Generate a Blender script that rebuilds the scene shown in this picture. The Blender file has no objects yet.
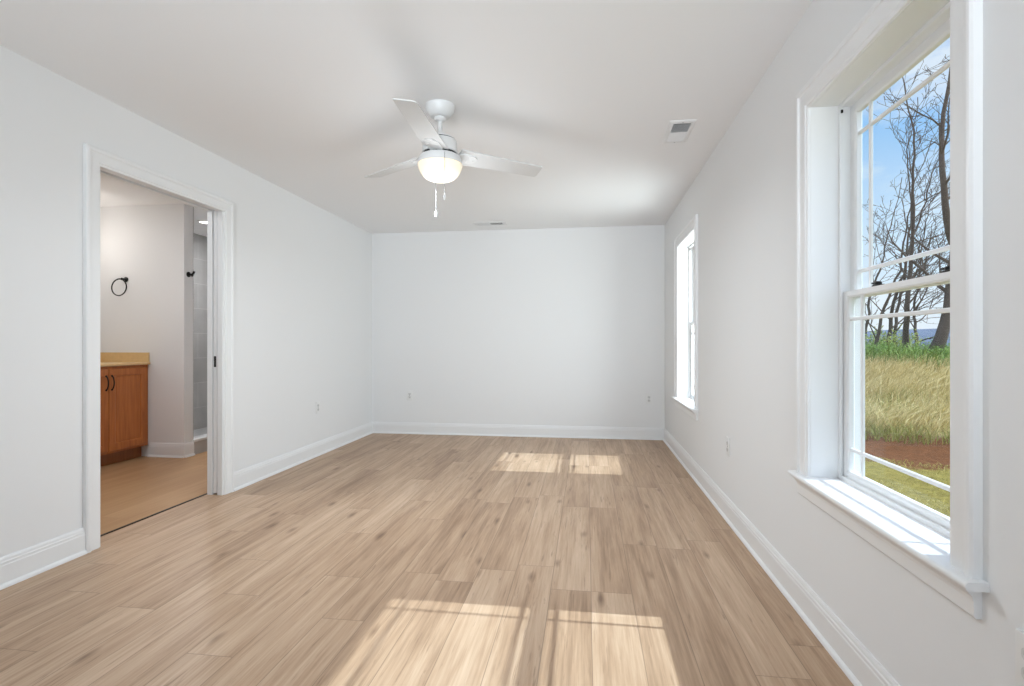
import bpy, bmesh, math, random
from mathutils import Vector, Matrix, noise

S = bpy.context.scene
C = S.collection
R = math.radians
PI = math.pi

# ------------------------------------------------------------------ camera
F_PX = 533.0
YAW = R(8.0)
EYE = 1.10
cam_d = bpy.data.cameras.new('camera')
cam_d.sensor_width = 36.0
cam_d.lens = 36.0 * F_PX / 1024.0
cam_d.clip_start = 0.02
cam_d.clip_end = 2000
cam = bpy.data.objects.new('camera', cam_d)
C.objects.link(cam)
cam.location = (0, 0, EYE)
cam.rotation_euler = (PI / 2, 0, YAW)
S.camera = cam

# ------------------------------------------------------------------ view
S.view_settings.view_transform = 'Standard'
S.view_settings.look = 'None'
S.view_settings.gamma = 1.0
S.view_settings.use_curve_mapping = False
S.view_settings.exposure = 0.0

# room
XR, XL, YB, YF, H = 0.875, -2.61, 6.23, -2.80, 2.44
WT_R = 0.17            # thickness of the window wall
WT_L = 0.115           # thickness of the door wall


# ------------------------------------------------------------------ sky
def make_world():
    w = bpy.data.worlds.new('sky')
    S.world = w
    w.use_nodes = True
    nt = w.node_tree
    nt.nodes.clear()
    N = nt.nodes.new
    L = nt.links.new
    out = N('ShaderNodeOutputWorld')
    bg = N('ShaderNodeBackground')
    tc = N('ShaderNodeTexCoord')
    sep = N('ShaderNodeSeparateXYZ')
    ramp = N('ShaderNodeValToRGB')
    cr = ramp.color_ramp
    cr.elements[0].position = 0.0
    cr.elements[0].color = (0.78, 0.86, 0.95, 1)
    cr.elements[1].position = 0.55
    cr.elements[1].color = (0.085, 0.27, 0.74, 1)
    for p, c in ((0.16, (0.62, 0.78, 0.95, 1)), (0.32, (0.30, 0.56, 0.91, 1)), (0.42, (0.16, 0.42, 0.86, 1))):
        e = cr.elements.new(p)
        e.color = c
    no = N('ShaderNodeTexNoise')
    no.inputs['Scale'].default_value = 3.2
    no.inputs['Detail'].default_value = 6
    no.inputs['Roughness'].default_value = 0.6
    mp = N('ShaderNodeMapping')
    mp.inputs['Scale'].default_value = (1, 1, 2.6)
    cl = N('ShaderNodeValToRGB')
    cl.color_ramp.elements[0].position = 0.50
    cl.color_ramp.elements[0].color = (0, 0, 0, 1)
    cl.color_ramp.elements[1].position = 0.68
    cl.color_ramp.elements[1].color = (0.75, 0.75, 0.75, 1)
    mix = N('ShaderNodeMix')
    mix.data_type = 'RGBA'
    L(tc.outputs['Generated'], sep.inputs[0])
    L(sep.outputs['Z'], ramp.inputs[0])
    L(tc.outputs['Generated'], mp.inputs[0])
    L(mp.outputs[0], no.inputs['Vector'])
    L(no.outputs['Fac'], cl.inputs[0])
    L(cl.outputs[0], mix.inputs['Factor'])
    L(ramp.outputs[0], mix.inputs['A'])
    mix.inputs['B'].default_value = (0.88, 0.92, 0.97, 1)
    L(mix.outputs['Result'], bg.inputs['Color'])
    bg.inputs['Strength'].default_value = 1.1
    L(bg.outputs[0], out.inputs[0])


make_world()


def light(name, kind, loc, energy, color=(1, 1, 1), aim=None, **kw):
    d = bpy.data.lights.new(name, kind)
    d.energy = energy
    d.color = color
    for k, v in kw.items():
        setattr(d, k, v)
    o = bpy.data.objects.new(name, d)
    C.objects.link(o)
    o.location = loc
    if aim is not None:
        o.rotation_euler = Vector(aim).to_track_quat('-Z', 'Y').to_euler()
    return o


# sun: comes in square through the right-hand windows, about 47 degrees high
light('sun', 'SUN', (20, 0, 20), 5.2, (0.78, 0.91, 1.0), aim=(-1.0, 0.0, -1.062), angle=R(0.55))
# soft light of the open sky on the yard
light('sky_glow', 'SUN', (20, 0, 25), 2.6, (0.92, 0.96, 1.0), aim=(-0.35, 0.25, -1), angle=R(110))
# added fill lamp outside an invented rear opening, behind the camera
light('rear_fill', 'AREA', (0.20, YF - 0.12, 1.30), 21, (0.85, 0.93, 1.0), aim=(-0.13, 1, 0.24),
      shape='RECTANGLE', size=1.1, size_y=1.9, spread=R(56))
# fill lamp added outside the far window to boost its sky light
light('far_window_fill', 'AREA', (XR + 0.45, 4.91, 1.35), 37, (0.86, 0.94, 1.0), aim=(-1, 0, -0.02),
      shape='RECTANGLE', size=0.85, size_y=1.4)
# unseen fill lamp added behind the camera, standing in for a bounced flash
light('bounce_fill', 'AREA', (-1.0, -0.9, 1.15), 20, (0.79, 0.91, 1.0), aim=(0, 1.35, 1),
      shape='DISK', size=0.9, spread=R(130))
# bathroom: bar lamp over the vanity and the general glow of its ceiling light
light('vanity_lamp', 'POINT', (-4.70, 4.18, 2.06), 4.0, (1.0, 0.94, 0.87), shadow_soft_size=0.07)
light('bathroom_lamp', 'AREA', (-3.5, 3.3, 2.42), 15, (0.93, 0.96, 1.0), aim=(0, 0, -1), shape='DISK', size=0.5)


# ------------------------------------------------------------------ helpers
class MB:
    """Collects shapes and links them as one mesh object."""

    def __init__(self):
        self.v = []
        self.f = []

    def add(self, vs, fs):
        o = len(self.v)
        self.v += [tuple(p) for p in vs]
        self.f += [tuple(i + o for i in f) for f in fs]
        return self

    def box(self, x0, x1, y0, y1, z0, z1):
        vs = [(x, y, z) for x in (x0, x1) for y in (y0, y1) for z in (z0, z1)]
        return self.add(vs, [(0, 1, 3, 2), (4, 6, 7, 5), (0, 4, 5, 1), (2, 3, 7, 6), (0, 2, 6, 4), (1, 5, 7, 3)])

    def bbox(self, x0, x1, y0, y1, z0, z1, b=0.002, seg=2):
        """box with rounded edges"""
        bm = bmesh.new()
        bmesh.ops.create_cube(bm, size=1)
        for v in bm.verts:
            v.co = Vector(((x0 + x1) / 2 + v.co.x * (x1 - x0), (y0 + y1) / 2 + v.co.y * (y1 - y0),
                           (z0 + z1) / 2 + v.co.z * (z1 - z0)))
        bmesh.ops.bevel(bm, geom=list(bm.edges), offset=b, segments=seg, affect='EDGES', profile=0.5)
        bm.verts.index_update()
        self.add([v.co[:] for v in bm.verts], [[v.index for v in f.verts] for f in bm.faces])
        bm.free()
        return self

    def prism(self, pts, fn, t0, t1):
        """closed 2-D outline pts swept from t0 to t1; fn(u, v, t) -> xyz"""
        n = len(pts)
        vs = [fn(u, v, t0) for u, v in pts] + [fn(u, v, t1) for u, v in pts]
        fs = [(i, (i + 1) % n, n + (i + 1) % n, n + i) for i in range(n)]
        fs += [tuple(range(n - 1, -1, -1)), tuple(range(n, 2 * n))]
        return self.add(vs, fs)

    def lathe(self, prof, c, n=40, axis='Z', cap=True):
        vs, fs = [], []
        m = len(prof)
        for k in range(n):
            a = 2 * PI * k / n
            for r, z in prof:
                p = (r * math.cos(a), r * math.sin(a), z)
                if axis == 'X':
                    p = (p[2], p[0], p[1])
                elif axis == 'Y':
                    p = (p[0], p[2], p[1])
                vs.append((c[0] + p[0], c[1] + p[1], c[2] + p[2]))
        for k in range(n):
            k2 = (k + 1) % n
            for i in range(m - 1):
                fs.append((k * m + i, k2 * m + i, k2 * m + i + 1, k * m + i + 1))
        if cap:
            fs.append(tuple(k * m for k in range(n)))
            fs.append(tuple(k * m + m - 1 for k in range(n)))
        return self.add(vs, fs)

    def tube(self, pts, rad, n=8, closed=False):
        pts = [Vector(p) for p in pts]
        m = len(pts)
        rs = rad if isinstance(rad, (list, tuple)) else [rad] * m
        vs, fs = [], []
        ref = None
        for i, p in enumerate(pts):
            if closed:
                d = (pts[(i + 1) % m] - pts[i - 1])
            else:
                d = pts[min(i + 1, m - 1)] - pts[max(i - 1, 0)]
            d = d.normalized() if d.length > 1e-9 else Vector((0, 0, 1))
            if ref is None:
                ref = d.orthogonal().normalized()
            ref = (ref - d * ref.dot(d))
            ref = ref.normalized() if ref.length > 1e-6 else d.orthogonal().normalized()
            b = d.cross(ref)
            for k in range(n):
                a = 2 * PI * k / n
                vs.append(p + (ref * math.cos(a) + b * math.sin(a)) * rs[i])
        for i in range(m if closed else m - 1):
            j = (i + 1) % m
            for k in range(n):
                k2 = (k + 1) % n
                fs.append((i * n + k, i * n + k2, j * n + k2, j * n + k))
        if not closed:
            fs.append(tuple(range(n - 1, -1, -1)))
            fs.append(tuple((m - 1) * n + k for k in range(n)))
        return self.add(vs, fs)

    def build(self, name, mat, parent=None, smooth=False, angle=35, fix=True):
        me = bpy.data.meshes.new(name)
        me.from_pydata(self.v, [], self.f)
        if fix:
            bm = bmesh.new()
            bm.from_mesh(me)
            bmesh.ops.recalc_face_normals(bm, faces=list(bm.faces))
            bm.to_mesh(me)
            bm.free()
        if smooth:
            me.shade_smooth()
            me.set_sharp_from_angle(angle=R(angle))
        me.materials.append(mat)
        o = bpy.data.objects.new(name, me)
        C.objects.link(o)
        o.parent = parent
        return o


def tag(o, label=None, cat=None, group=None, kind=None):
    if label:
        o['label'] = label
    if cat:
        o['category'] = cat
    if group:
        o['group'] = group
    if kind:
        o['kind'] = kind
    return o


def empty(name, loc=(0, 0, 0), rz=0.0):
    o = bpy.data.objects.new(name, None)
    o.empty_display_size = 0.1
    o.location = loc
    o.rotation_euler = (0, 0, rz)
    C.objects.link(o)
    return o


def copy_tree(o, parent=None):
    c = o.copy()
    C.objects.link(c)
    c.parent = parent
    for ch in list(o.children):
        copy_tree(ch, c)
    return c


def struct(o, label=None, cat=None):
    o['kind'] = 'structure'
    if label:
        o['label'] = label
    if cat:
        o['category'] = cat
    return o


# ------------------------------------------------------------------ materials
def mat(name, col, rough=0.5, metal=0.0, spec=0.5, bump=0.0, bscale=200.0, var=0.0, vscale=3.0):
    m = bpy.data.materials.new(name)
    m.use_nodes = True
    nt = m.node_tree
    b = nt.nodes['Principled BSDF']
    b.inputs['Base Color'].default_value = (*col, 1)
    b.inputs['Roughness'].default_value = rough
    b.inputs['Metallic'].default_value = metal
    b.inputs['Specular IOR Level'].default_value = spec
    tc = nt.nodes.new('ShaderNodeTexCoord')
    if var:
        n = nt.nodes.new('ShaderNodeTexNoise')
        n.inputs['Scale'].default_value = vscale
        n.inputs['Detail'].default_value = 4
        nt.links.new(tc.outputs['Object'], n.inputs['Vector'])
        r = nt.nodes.new('ShaderNodeMapRange')
        r.inputs['To Min'].default_value = 1 - var
        r.inputs['To Max'].default_value = 1 + var
        nt.links.new(n.outputs['Fac'], r.inputs['Value'])
        mx = nt.nodes.new('ShaderNodeVectorMath')
        mx.operation = 'SCALE'
        mx.inputs[0].default_value = col
        nt.links.new(r.outputs[0], mx.inputs['Scale'])
        nt.links.new(mx.outputs[0], b.inputs['Base Color'])
    if bump:
        n = nt.nodes.new('ShaderNodeTexNoise')
        n.inputs['Scale'].default_value = bscale
        n.inputs['Detail'].default_value = 3
        nt.links.new(tc.outputs['Object'], n.inputs['Vector'])
        bp = nt.nodes.new('ShaderNodeBump')
        bp.inputs['Strength'].default_value = bump
        bp.inputs['Distance'].default_value = 0.002
        nt.links.new(n.outputs['Fac'], bp.inputs['Height'])
        nt.links.new(bp.outputs[0], b.inputs['Normal'])
    return m


def emis(name, col, strength):
    m = bpy.data.materials.new(name)
    m.use_nodes = True
    nt = m.node_tree
    b = nt.nodes['Principled BSDF']
    b.inputs['Base Color'].default_value = (0.85, 0.78, 0.64, 1)
    b.inputs['Emission Color'].default_value = (*col, 1)
    b.inputs['Emission Strength'].default_value = strength
    return m


def glass_mat():
    m = bpy.data.materials.new('window glass')
    m.use_nodes = True
    nt = m.node_tree
    nt.nodes.clear()
    o = nt.nodes.new('ShaderNodeOutputMaterial')
    t = nt.nodes.new('ShaderNodeBsdfTransparent')
    t.inputs[0].default_value = (0.97, 0.985, 0.98, 1)
    g = nt.nodes.new('ShaderNodeBsdfGlossy')
    g.inputs['Roughness'].default_value = 0.0
    lw = nt.nodes.new('ShaderNodeLayerWeight')
    lw.inputs['Blend'].default_value = 0.5
    pw = nt.nodes.new('ShaderNodeMath')
    pw.operation = 'POWER'
    pw.inputs[1].default_value = 5.0
    fr = nt.nodes.new('ShaderNodeMath')
    fr.operation = 'MULTIPLY_ADD'
    fr.inputs[1].default_value = 0.45
    fr.inputs[2].default_value = 0.012
    nt.links.new(lw.outputs['Facing'], pw.inputs[0])
    nt.links.new(pw.outputs[0], fr.inputs[0])
    mx = nt.nodes.new('ShaderNodeMixShader')
    nt.links.new(fr.outputs[0], mx.inputs[0])
    nt.links.new(t.outputs[0], mx.inputs[1])
    nt.links.new(g.outputs[0], mx.inputs[2])
    nt.links.new(mx.outputs[0], o.inputs[0])
    return m


def plank_mat(name, W, LEN, base, dark, light_, seed=0.0, seam=0.0012, rough=0.42, seamdark=0.55, knots=True, tone=0.5):
    """vinyl / wood planks that run along world y"""
    m = bpy.data.materials.new(name)
    m.use_nodes = True
    nt = m.node_tree
    N, L = nt.nodes.new, nt.links.new
    bs = nt.nodes['Principled BSDF']

    def math_(op, a, b=None, c=None):
        n = N('ShaderNodeMath')
        n.operation = op
        for i, x in enumerate((a, b, c)):
            if x is None:
                continue
            if isinstance(x, (int, float)):
                n.inputs[i].default_value = x
            else:
                L(x, n.inputs[i])
        return n.outputs[0]

    tc = N('ShaderNodeTexCoord')
    sp = N('ShaderNodeSeparateXYZ')
    L(tc.outputs['Object'], sp.inputs[0])
    X = math_('ADD', sp.outputs['X'], 50.0 + seed)
    Y = math_('ADD', sp.outputs['Y'], 50.0)
    xr = math_('DIVIDE', X, W)
    row = math_('FLOOR', xr)
    wn = N('ShaderNodeTexWhiteNoise')
    wn.noise_dimensions = '1D'
    L(row, wn.inputs['W'])
    yo = math_('ADD', math_('DIVIDE', Y, LEN), math_('MULTIPLY', wn.outputs['Value'], 7.0))
    col = math_('FLOOR', yo)
    cv = N('ShaderNodeCombineXYZ')
    L(row, cv.inputs[0])
    L(col, cv.inputs[1])
    cell = N('ShaderNodeTexWhiteNoise')
    cell.noise_dimensions = '2D'
    L(cv.outputs[0], cell.inputs['Vector'])
    # seams
    fx = math_('SUBTRACT', xr, row)
    fy = math_('SUBTRACT', yo, col)
    dx = math_('MULTIPLY', math_('MINIMUM', fx, math_('SUBTRACT', 1.0, fx)), W)
    dy = math_('MULTIPLY', math_('MINIMUM', fy, math_('SUBTRACT', 1.0, fy)), LEN)
    sd = math_('MINIMUM', dx, dy)
    sm = N('ShaderNodeMapRange')
    sm.inputs['From Min'].default_value = seam * 0.5
    sm.inputs['From Max'].default_value = seam * 1.6
    sm.inputs['To Min'].default_value = 1.0
    sm.inputs['To Max'].default_value = 0.0
    L(sd, sm.inputs['Value'])
    # per-plank shifted coordinates for the grain
    gv = N('ShaderNodeCombineXYZ')
    L(X, gv.inputs[0])
    L(Y, gv.inputs[1])
    L(math_('MULTIPLY', cell.outputs['Value'], 97.0), gv.inputs[2])

    def grain(sx, sy, detail, rough_, dist=0.0):
        mp = N('ShaderNodeMapping')
        mp.inputs['Scale'].default_value = (sx, sy, 1)
        L(gv.outputs[0], mp.inputs[0])
        n = N('ShaderNodeTexNoise')
        n.inputs['Scale'].default_value = 1.0
        n.inputs['Detail'].default_value = detail
        n.inputs['Roughness'].default_value = rough_
        n.inputs['Distortion'].default_value = dist
        L(mp.outputs[0], n.inputs['Vector'])
        return n.outputs['Fac']

    g1 = grain(16, 1.1, 5, 0.6, 0.5)      # broad cathedral bands
    g2 = grain(95, 3.0, 4, 0.65)          # fine pores
    g3 = grain(5, 0.7, 2, 0.5)            # slow tone drift
    t = math_('ADD', math_('MULTIPLY', g1, 0.66), math_('MULTIPLY', g2, 0.44))
    t = math_('ADD', t, math_('MULTIPLY', g3, 0.26))
    t = math_('ADD', t, math_('MULTIPLY', math_('SUBTRACT', cell.outputs['Value'], 0.5), 0.12 * tone * 2))
    rp = N('ShaderNodeValToRGB')
    e = rp.color_ramp.elements
    e[0].position, e[0].color = 0.44, (*dark, 1)
    e[1].position, e[1].color = 0.92, (*light_, 1)
    q = e.new(0.67)
    q.color = (*base, 1)
    L(t, rp.inputs[0])
    colr = rp.outputs[0]
    if knots:
        # dark streaks and knots stretched along the plank
        mp = N('ShaderNodeMapping')
        mp.inputs['Scale'].default_value = (8.0, 2.4, 1)
        kv = N('ShaderNodeCombineXYZ')
        L(math_('ADD', X, math_('MULTIPLY', cell.outputs['Value'], 31.0)), kv.inputs[0])
        L(math_('ADD', Y, math_('MULTIPLY', cell.outputs['Value'], 57.0)), kv.inputs[1])
        L(kv.outputs[0], mp.inputs[0])
        vo = N('ShaderNodeTexVoronoi')
        vo.voronoi_dimensions = '2D'
        vo.inputs['Scale'].default_value = 1.0
        vo.inputs['Randomness'].default_value = 1.0
        L(mp.outputs[0], vo.inputs['Vector'])
        sel = math_('GREATER_THAN', N_sep(nt, vo.outputs['Color']), 0.84)
        kn = N('ShaderNodeMapRange')
        kn.inputs['From Min'].default_value = 0.0
        kn.inputs['From Max'].default_value = 0.17
        kn.inputs['To Min'].default_value = 1.0
        kn.inputs['To Max'].default_value = 0.0
        L(math_('ADD', vo.outputs['Distance'], math_('MULTIPLY', math_('SUBTRACT', g1, 0.5), 0.45)), kn.inputs['Value'])
        k = math_('MULTIPLY', math_('MULTIPLY', kn.outputs[0], sel), 0.72)
        g4 = grain(42, 2.4, 4, 0.6, 1.6)
        stn = N('ShaderNodeMapRange')
        stn.inputs['From Min'].default_value = 0.60
        stn.inputs['From Max'].default_value = 0.74
        L(g4, stn.inputs['Value'])
        k = math_('MAXIMUM', k, math_('MULTIPLY', stn.outputs[0], 0.55))
        mk = N('ShaderNodeMix')
        mk.data_type = 'RGBA'
        L(k, mk.inputs['Factor'])
        L(colr, mk.inputs['A'])
        mk.inputs['B'].default_value = (dark[0] * 0.50, dark[1] * 0.42, dark[2] * 0.36, 1)
        colr = mk.outputs['Result']
    ms = N('ShaderNodeMix')
    ms.data_type = 'RGBA'
    L(math_('MULTIPLY', sm.outputs[0], seamdark), ms.inputs['Factor'])
    L(colr, ms.inputs['A'])
    ms.inputs['B'].default_value = (dark[0] * 0.25, dark[1] * 0.22, dark[2] * 0.2, 1)
    L(ms.outputs['Result'], bs.inputs['Base Color'])
    bs.inputs['Roughness'].default_value = rough
    bs.inputs['Specular IOR Level'].default_value = 0.4
    bp = N('ShaderNodeBump')
    bp.inputs['Strength'].default_value = 0.12
    bp.inputs['Distance'].default_value = 0.002
    L(math_('SUBTRACT', g2, sm.outputs[0]), bp.inputs['Height'])
    L(bp.outputs[0], bs.inputs['Normal'])
    return m


def N_sep(nt, sock):
    n = nt.nodes.new('ShaderNodeSeparateColor')
    nt.links.new(sock, n.inputs[0])
    return n.outputs[0]


def tile_mat():
    m = bpy.data.materials.new('grey shower tile')
    m.use_nodes = True
    nt = m.node_tree
    N, L = nt.nodes.new, nt.links.new
    b = nt.nodes['Principled BSDF']
    tc = N('ShaderNodeTexCoord')
    sp = N('ShaderNodeSeparateXYZ')
    L(tc.outputs['Object'], sp.inputs[0])
    ad = N('ShaderNodeMath')
    ad.operation = 'ADD'
    L(sp.outputs['X'], ad.inputs[0])
    L(sp.outputs['Y'], ad.inputs[1])
    cv = N('ShaderNodeCombineXYZ')
    L(ad.outputs[0], cv.inputs[0])
    L(sp.outputs['Z'], cv.inputs[1])
    br = N('ShaderNodeTexBrick')
    br.inputs['Scale'].default_value = 1.0
    br.inputs['Brick Width'].default_value = 0.61
    br.inputs['Row Height'].default_value = 0.305
    br.inputs['Mortar Size'].default_value = 0.004
    br.inputs['Color1'].default_value = (0.50, 0.495, 0.485, 1)
    br.inputs['Color2'].default_value = (0.45, 0.445, 0.435, 1)
    br.inputs['Mortar'].default_value = (0.62, 0.61, 0.60, 1)
    L(cv.outputs[0], br.inputs['Vector'])
    no = N('ShaderNodeTexNoise')
    no.inputs['Scale'].default_value = 5
    no.inputs['Detail'].default_value = 6
    L(tc.outputs['Object'], no.inputs['Vector'])
    mr = N('ShaderNodeMapRange')
    mr.inputs['To Min'].default_value = 0.75
    mr.inputs['To Max'].default_value = 1.2
    L(no.outputs['Fac'], mr.inputs['Value'])
    vm = N('ShaderNodeVectorMath')
    vm.operation = 'SCALE'
    L(br.outputs['Color'], vm.inputs[0])
    L(mr.outputs[0], vm.inputs['Scale'])
    L(vm.outputs[0], b.inputs['Base Color'])
    b.inputs['Roughness'].default_value = 0.3
    return m


def wood_mat(name, c1, c2, rough=0.38):
    m = bpy.data.materials.new(name)
    m.use_nodes = True
    nt = m.node_tree
    N, L = nt.nodes.new, nt.links.new
    b = nt.nodes['Principled BSDF']
    tc = N('ShaderNodeTexCoord')
    mp = N('ShaderNodeMapping')
    mp.inputs['Scale'].default_value = (30, 30, 2.5)
    no = N('ShaderNodeTexNoise')
    no.inputs['Scale'].default_value = 1
    no.inputs['Detail'].default_value = 5
    no.inputs['Distortion'].default_value = 0.8
    rp = N('ShaderNodeValToRGB')
    rp.color_ramp.elements[0].position = 0.3
    rp.color_ramp.elements[0].color = (*c1, 1)
    rp.color_ramp.elements[1].position = 0.72
    rp.color_ramp.elements[1].color = (*c2, 1)
    L(tc.outputs['Object'], mp.inputs[0])
    L(mp.outputs[0], no.inputs['Vector'])
    L(no.outputs['Fac'], rp.inputs[0])
    L(rp.outputs[0], b.inputs['Base Color'])
    b.inputs['Roughness'].default_value = rough
    return m


M_WALL = mat('wall paint', (0.84, 0.84, 0.84), 0.75, spec=0.25, bump=0.05, bscale=350)
M_CEIL = mat('ceiling paint', (0.90, 0.90, 0.905), 0.9, spec=0.1, bump=0.06, bscale=220)
M_TRIM = mat('white trim paint', (0.86, 0.86, 0.86), 0.35, spec=0.4)
M_VINYL = mat('white vinyl', (0.88, 0.88, 0.88), 0.3)
M_GLASS = glass_mat()
M_BLACK = mat('black metal', (0.015, 0.014, 0.013), 0.4, 0.6)
M_DARK = mat('gap shade and dark parts', (0.03, 0.03, 0.03), 0.8)  # near-black for painted gap shade, the door track and the flywheel
M_FLOOR = plank_mat('oak vinyl planks', 0.178, 1.22, (0.455, 0.302, 0.192), (0.262, 0.157, 0.092), (0.62, 0.450, 0.315))
M_BFLOOR = plank_mat('tan bathroom vinyl', 0.60, 1.4, (0.44, 0.26, 0.13), (0.37, 0.205, 0.095), (0.52, 0.32, 0.17), seed=3.3, seamdark=0.08, knots=False, tone=0.3)
M_TILE = tile_mat()
M_CAB = wood_mat('chestnut cabinet wood', (0.38, 0.11, 0.022), (0.54, 0.18, 0.042))
M_TOE = wood_mat('cabinet toe kick wood', (0.26, 0.09, 0.025), (0.36, 0.13, 0.04))
M_COUNTER = mat('cream laminate', (0.72, 0.50, 0.24), 0.35, var=0.12, vscale=30)
M_PLATE = mat('white outlet plastic', (0.84, 0.84, 0.83), 0.35)
M_RECEP = mat('shade-greyed outlet face', (0.70, 0.70, 0.69), 0.4)  # greyed to paint in the shadow outline of the receptacles
M_FAN = mat('white fan enamel', (0.74, 0.74, 0.735), 0.4)
M_BLADE = mat('white fan blade', (0.68, 0.68, 0.675), 0.5)
M_BOWL = emis('frosted lamp bowl', (1.0, 0.84, 0.58), 0.42)
M_CHAIN = mat('brushed chain', (0.14, 0.14, 0.14), 0.5, 0.0)
M_LOUV = mat('white register enamel', (0.80, 0.80, 0.80), 0.45)

# ------------------------------------------------------------------ room shell
# window openings (y from, y to), sill and head heights: finished jamb faces
WZ0, WZ1 = 0.572, 2.028
WINS = [(1.418, 2.246), (4.49, 5.33)]
JT = 0.018
REAR = (-0.40, 0.80, 0.28, 2.30)        # opening invented for the rear fill lamp: x0 x1 z0 z1

m = MB()
m.box(XL - WT_L - 0.01, XR, YF, YB, -0.06, 0.0)
struct(m.build('floor', M_FLOOR), 'light oak plank floor running towards the far wall', 'floor')

m = MB()
m.box(XL - WT_L, XR + WT_R, YF - 0.12, YB + 0.12, H, H + 0.1)
struct(m.build('ceiling', M_CEIL), 'smooth white ceiling', 'ceiling')

m = MB()
m.box(XL - WT_L, XR + WT_R, YB, YB + 0.12, -0.06, H)
struct(m.build('wall_back', M_WALL), 'plain white far wall', 'wall')

m = MB()
x0, x1, z0, z1 = REAR
m.box(XL - WT_L, x0, YF - 0.12, YF, -0.06, H)
m.box(x1, XR + WT_R, YF - 0.12, YF, -0.06, H)
m.box(x0, x1, YF - 0.12, YF, -0.06, z0)
m.box(x0, x1, YF - 0.12, YF, z1, H)
struct(m.build('wall_front', M_WALL), 'white wall behind the camera, opening added for the fill lamp', 'wall')

# window wall
m = MB()
ya = YF - 0.12
for (a, b) in WINS:
    m.box(XR, XR + WT_R, ya, a - JT, -0.6, H)
    m.box(XR, XR + WT_R, a - JT, b + JT, -0.6, WZ0 - 0.022)
    m.box(XR, XR + WT_R, a - JT, b + JT, WZ1 + JT, H)
    ya = b + JT
m.box(XR, XR + WT_R, ya, YB + 0.12, -0.6, H)
struct(m.build('wall_right', M_WALL), 'white wall with the two windows', 'wall')

# door wall; hollow where the pocket door slides
DY0, DY1, DZ = 2.540, 3.535, 2.052
PK = 4.52                                # end of the pocket
m = MB()
m.box(XL - WT_L, XL, YF - 0.12, DY0 - 0.018, -0.06, H)
m.box(XL - WT_L, XL, DY0 - 0.018, PK, DZ + 0.05, H)
m.box(XL - 0.034, XL, DY1 + 0.002, PK, -0.06, DZ + 0.05)
m.box(XL - WT_L, XL - WT_L + 0.034, DY1 + 0.002, PK, -0.06, DZ + 0.05)
m.box(XL - WT_L, XL, PK, YB + 0.12, -0.06, H)
struct(m.build('wall_left', M_WALL), 'white wall with the bathroom doorway', 'wall')

# baseboards
BH = 0.135
BPROF = [(0, 0), (0.026, 0), (0.026, 0.006), (0.0235, 0.013), (0.018, 0.018), (0.0145, 0.0195), (0.0145, 0.098),
         (0.0125, 0.102), (0.0125, 0.113), (0.0095, 0.117), (0.0085, 0.126), (0.005, BH), (0, BH)]


def base_run(mb, p, q, nrm):
    """baseboard along the wall from p to q, nrm points into the room"""
    p, q, nrm = Vector((*p, 0)), Vector((*q, 0)), Vector((*nrm, 0))
    mb.prism(BPROF, lambda u, v, t: (p + (q - p) * t + nrm * u + Vector((0, 0, v))), 0, 1)


CW = 0.092
m = MB()
base_run(m, (XL, YF), (XL, DY0 - CW), (1, 0))
base_run(m, (XL, DY1 + CW), (XL, YB), (1, 0))
struct(m.build('baseboard_left', M_TRIM))
m = MB()
base_run(m, (XL, YB), (XR, YB), (0, -1))
struct(m.build('baseboard_back', M_TRIM))
m = MB()
base_run(m, (XR, YF), (XR, YB), (-1, 0))
struct(m.build('baseboard_right', M_TRIM))

# casing profile: (outward from opening, thickness)
CPROF = [(0.0, 0.0), (0.0, 0.009), (0.003, 0.012), (0.012, 0.0125), (0.016, 0.0165), (0.060, 0.0165), (0.066, 0.0195),
         (0.068, 0.024), (0.078, 0.0255), (0.086, 0.0245), (CW, 0.019), (CW, 0.0)]


def casing(mb, a0, a1, zb, zt, fn):
    n = len(CPROF)
    vs, fs = [], []
    for w, d in CPROF:
        vs += [fn(a0 - w, zb, d), fn(a0 - w, zt + w, d), fn(a1 + w, zt + w, d), fn(a1 + w, zb, d)]
    for i in range(n):
        j = (i + 1) % n
        for k in range(3):
            fs.append((i * 4 + k, i * 4 + k + 1, j * 4 + k + 1, j * 4 + k))
    fs.append(tuple(i * 4 for i in range(n)))
    fs.append(tuple(i * 4 + 3 for i in range(n)))
    mb.add(vs, fs)


# ------------------------------------------------------------------ windows
def ring(mb, a0, a1, z0, z1, prof):
    """closed rectangular frame on the window wall; prof is a closed list of (inset, x)"""
    n = len(prof)
    vs, fs = [], []
    for i_, x in prof:
        vs += [(x, a0 + i_, z0 + i_), (x, a1 - i_, z0 + i_), (x, a1 - i_, z1 - i_), (x, a0 + i_, z1 - i_)]
    for i in range(n):
        j = (i + 1) % n
        for k in range(4):
            k2 = (k + 1) % 4
            fs.append((i * 4 + k, i * 4 + k2, j * 4 + k2, j * 4 + k))
    mb.add(vs, fs)


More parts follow.
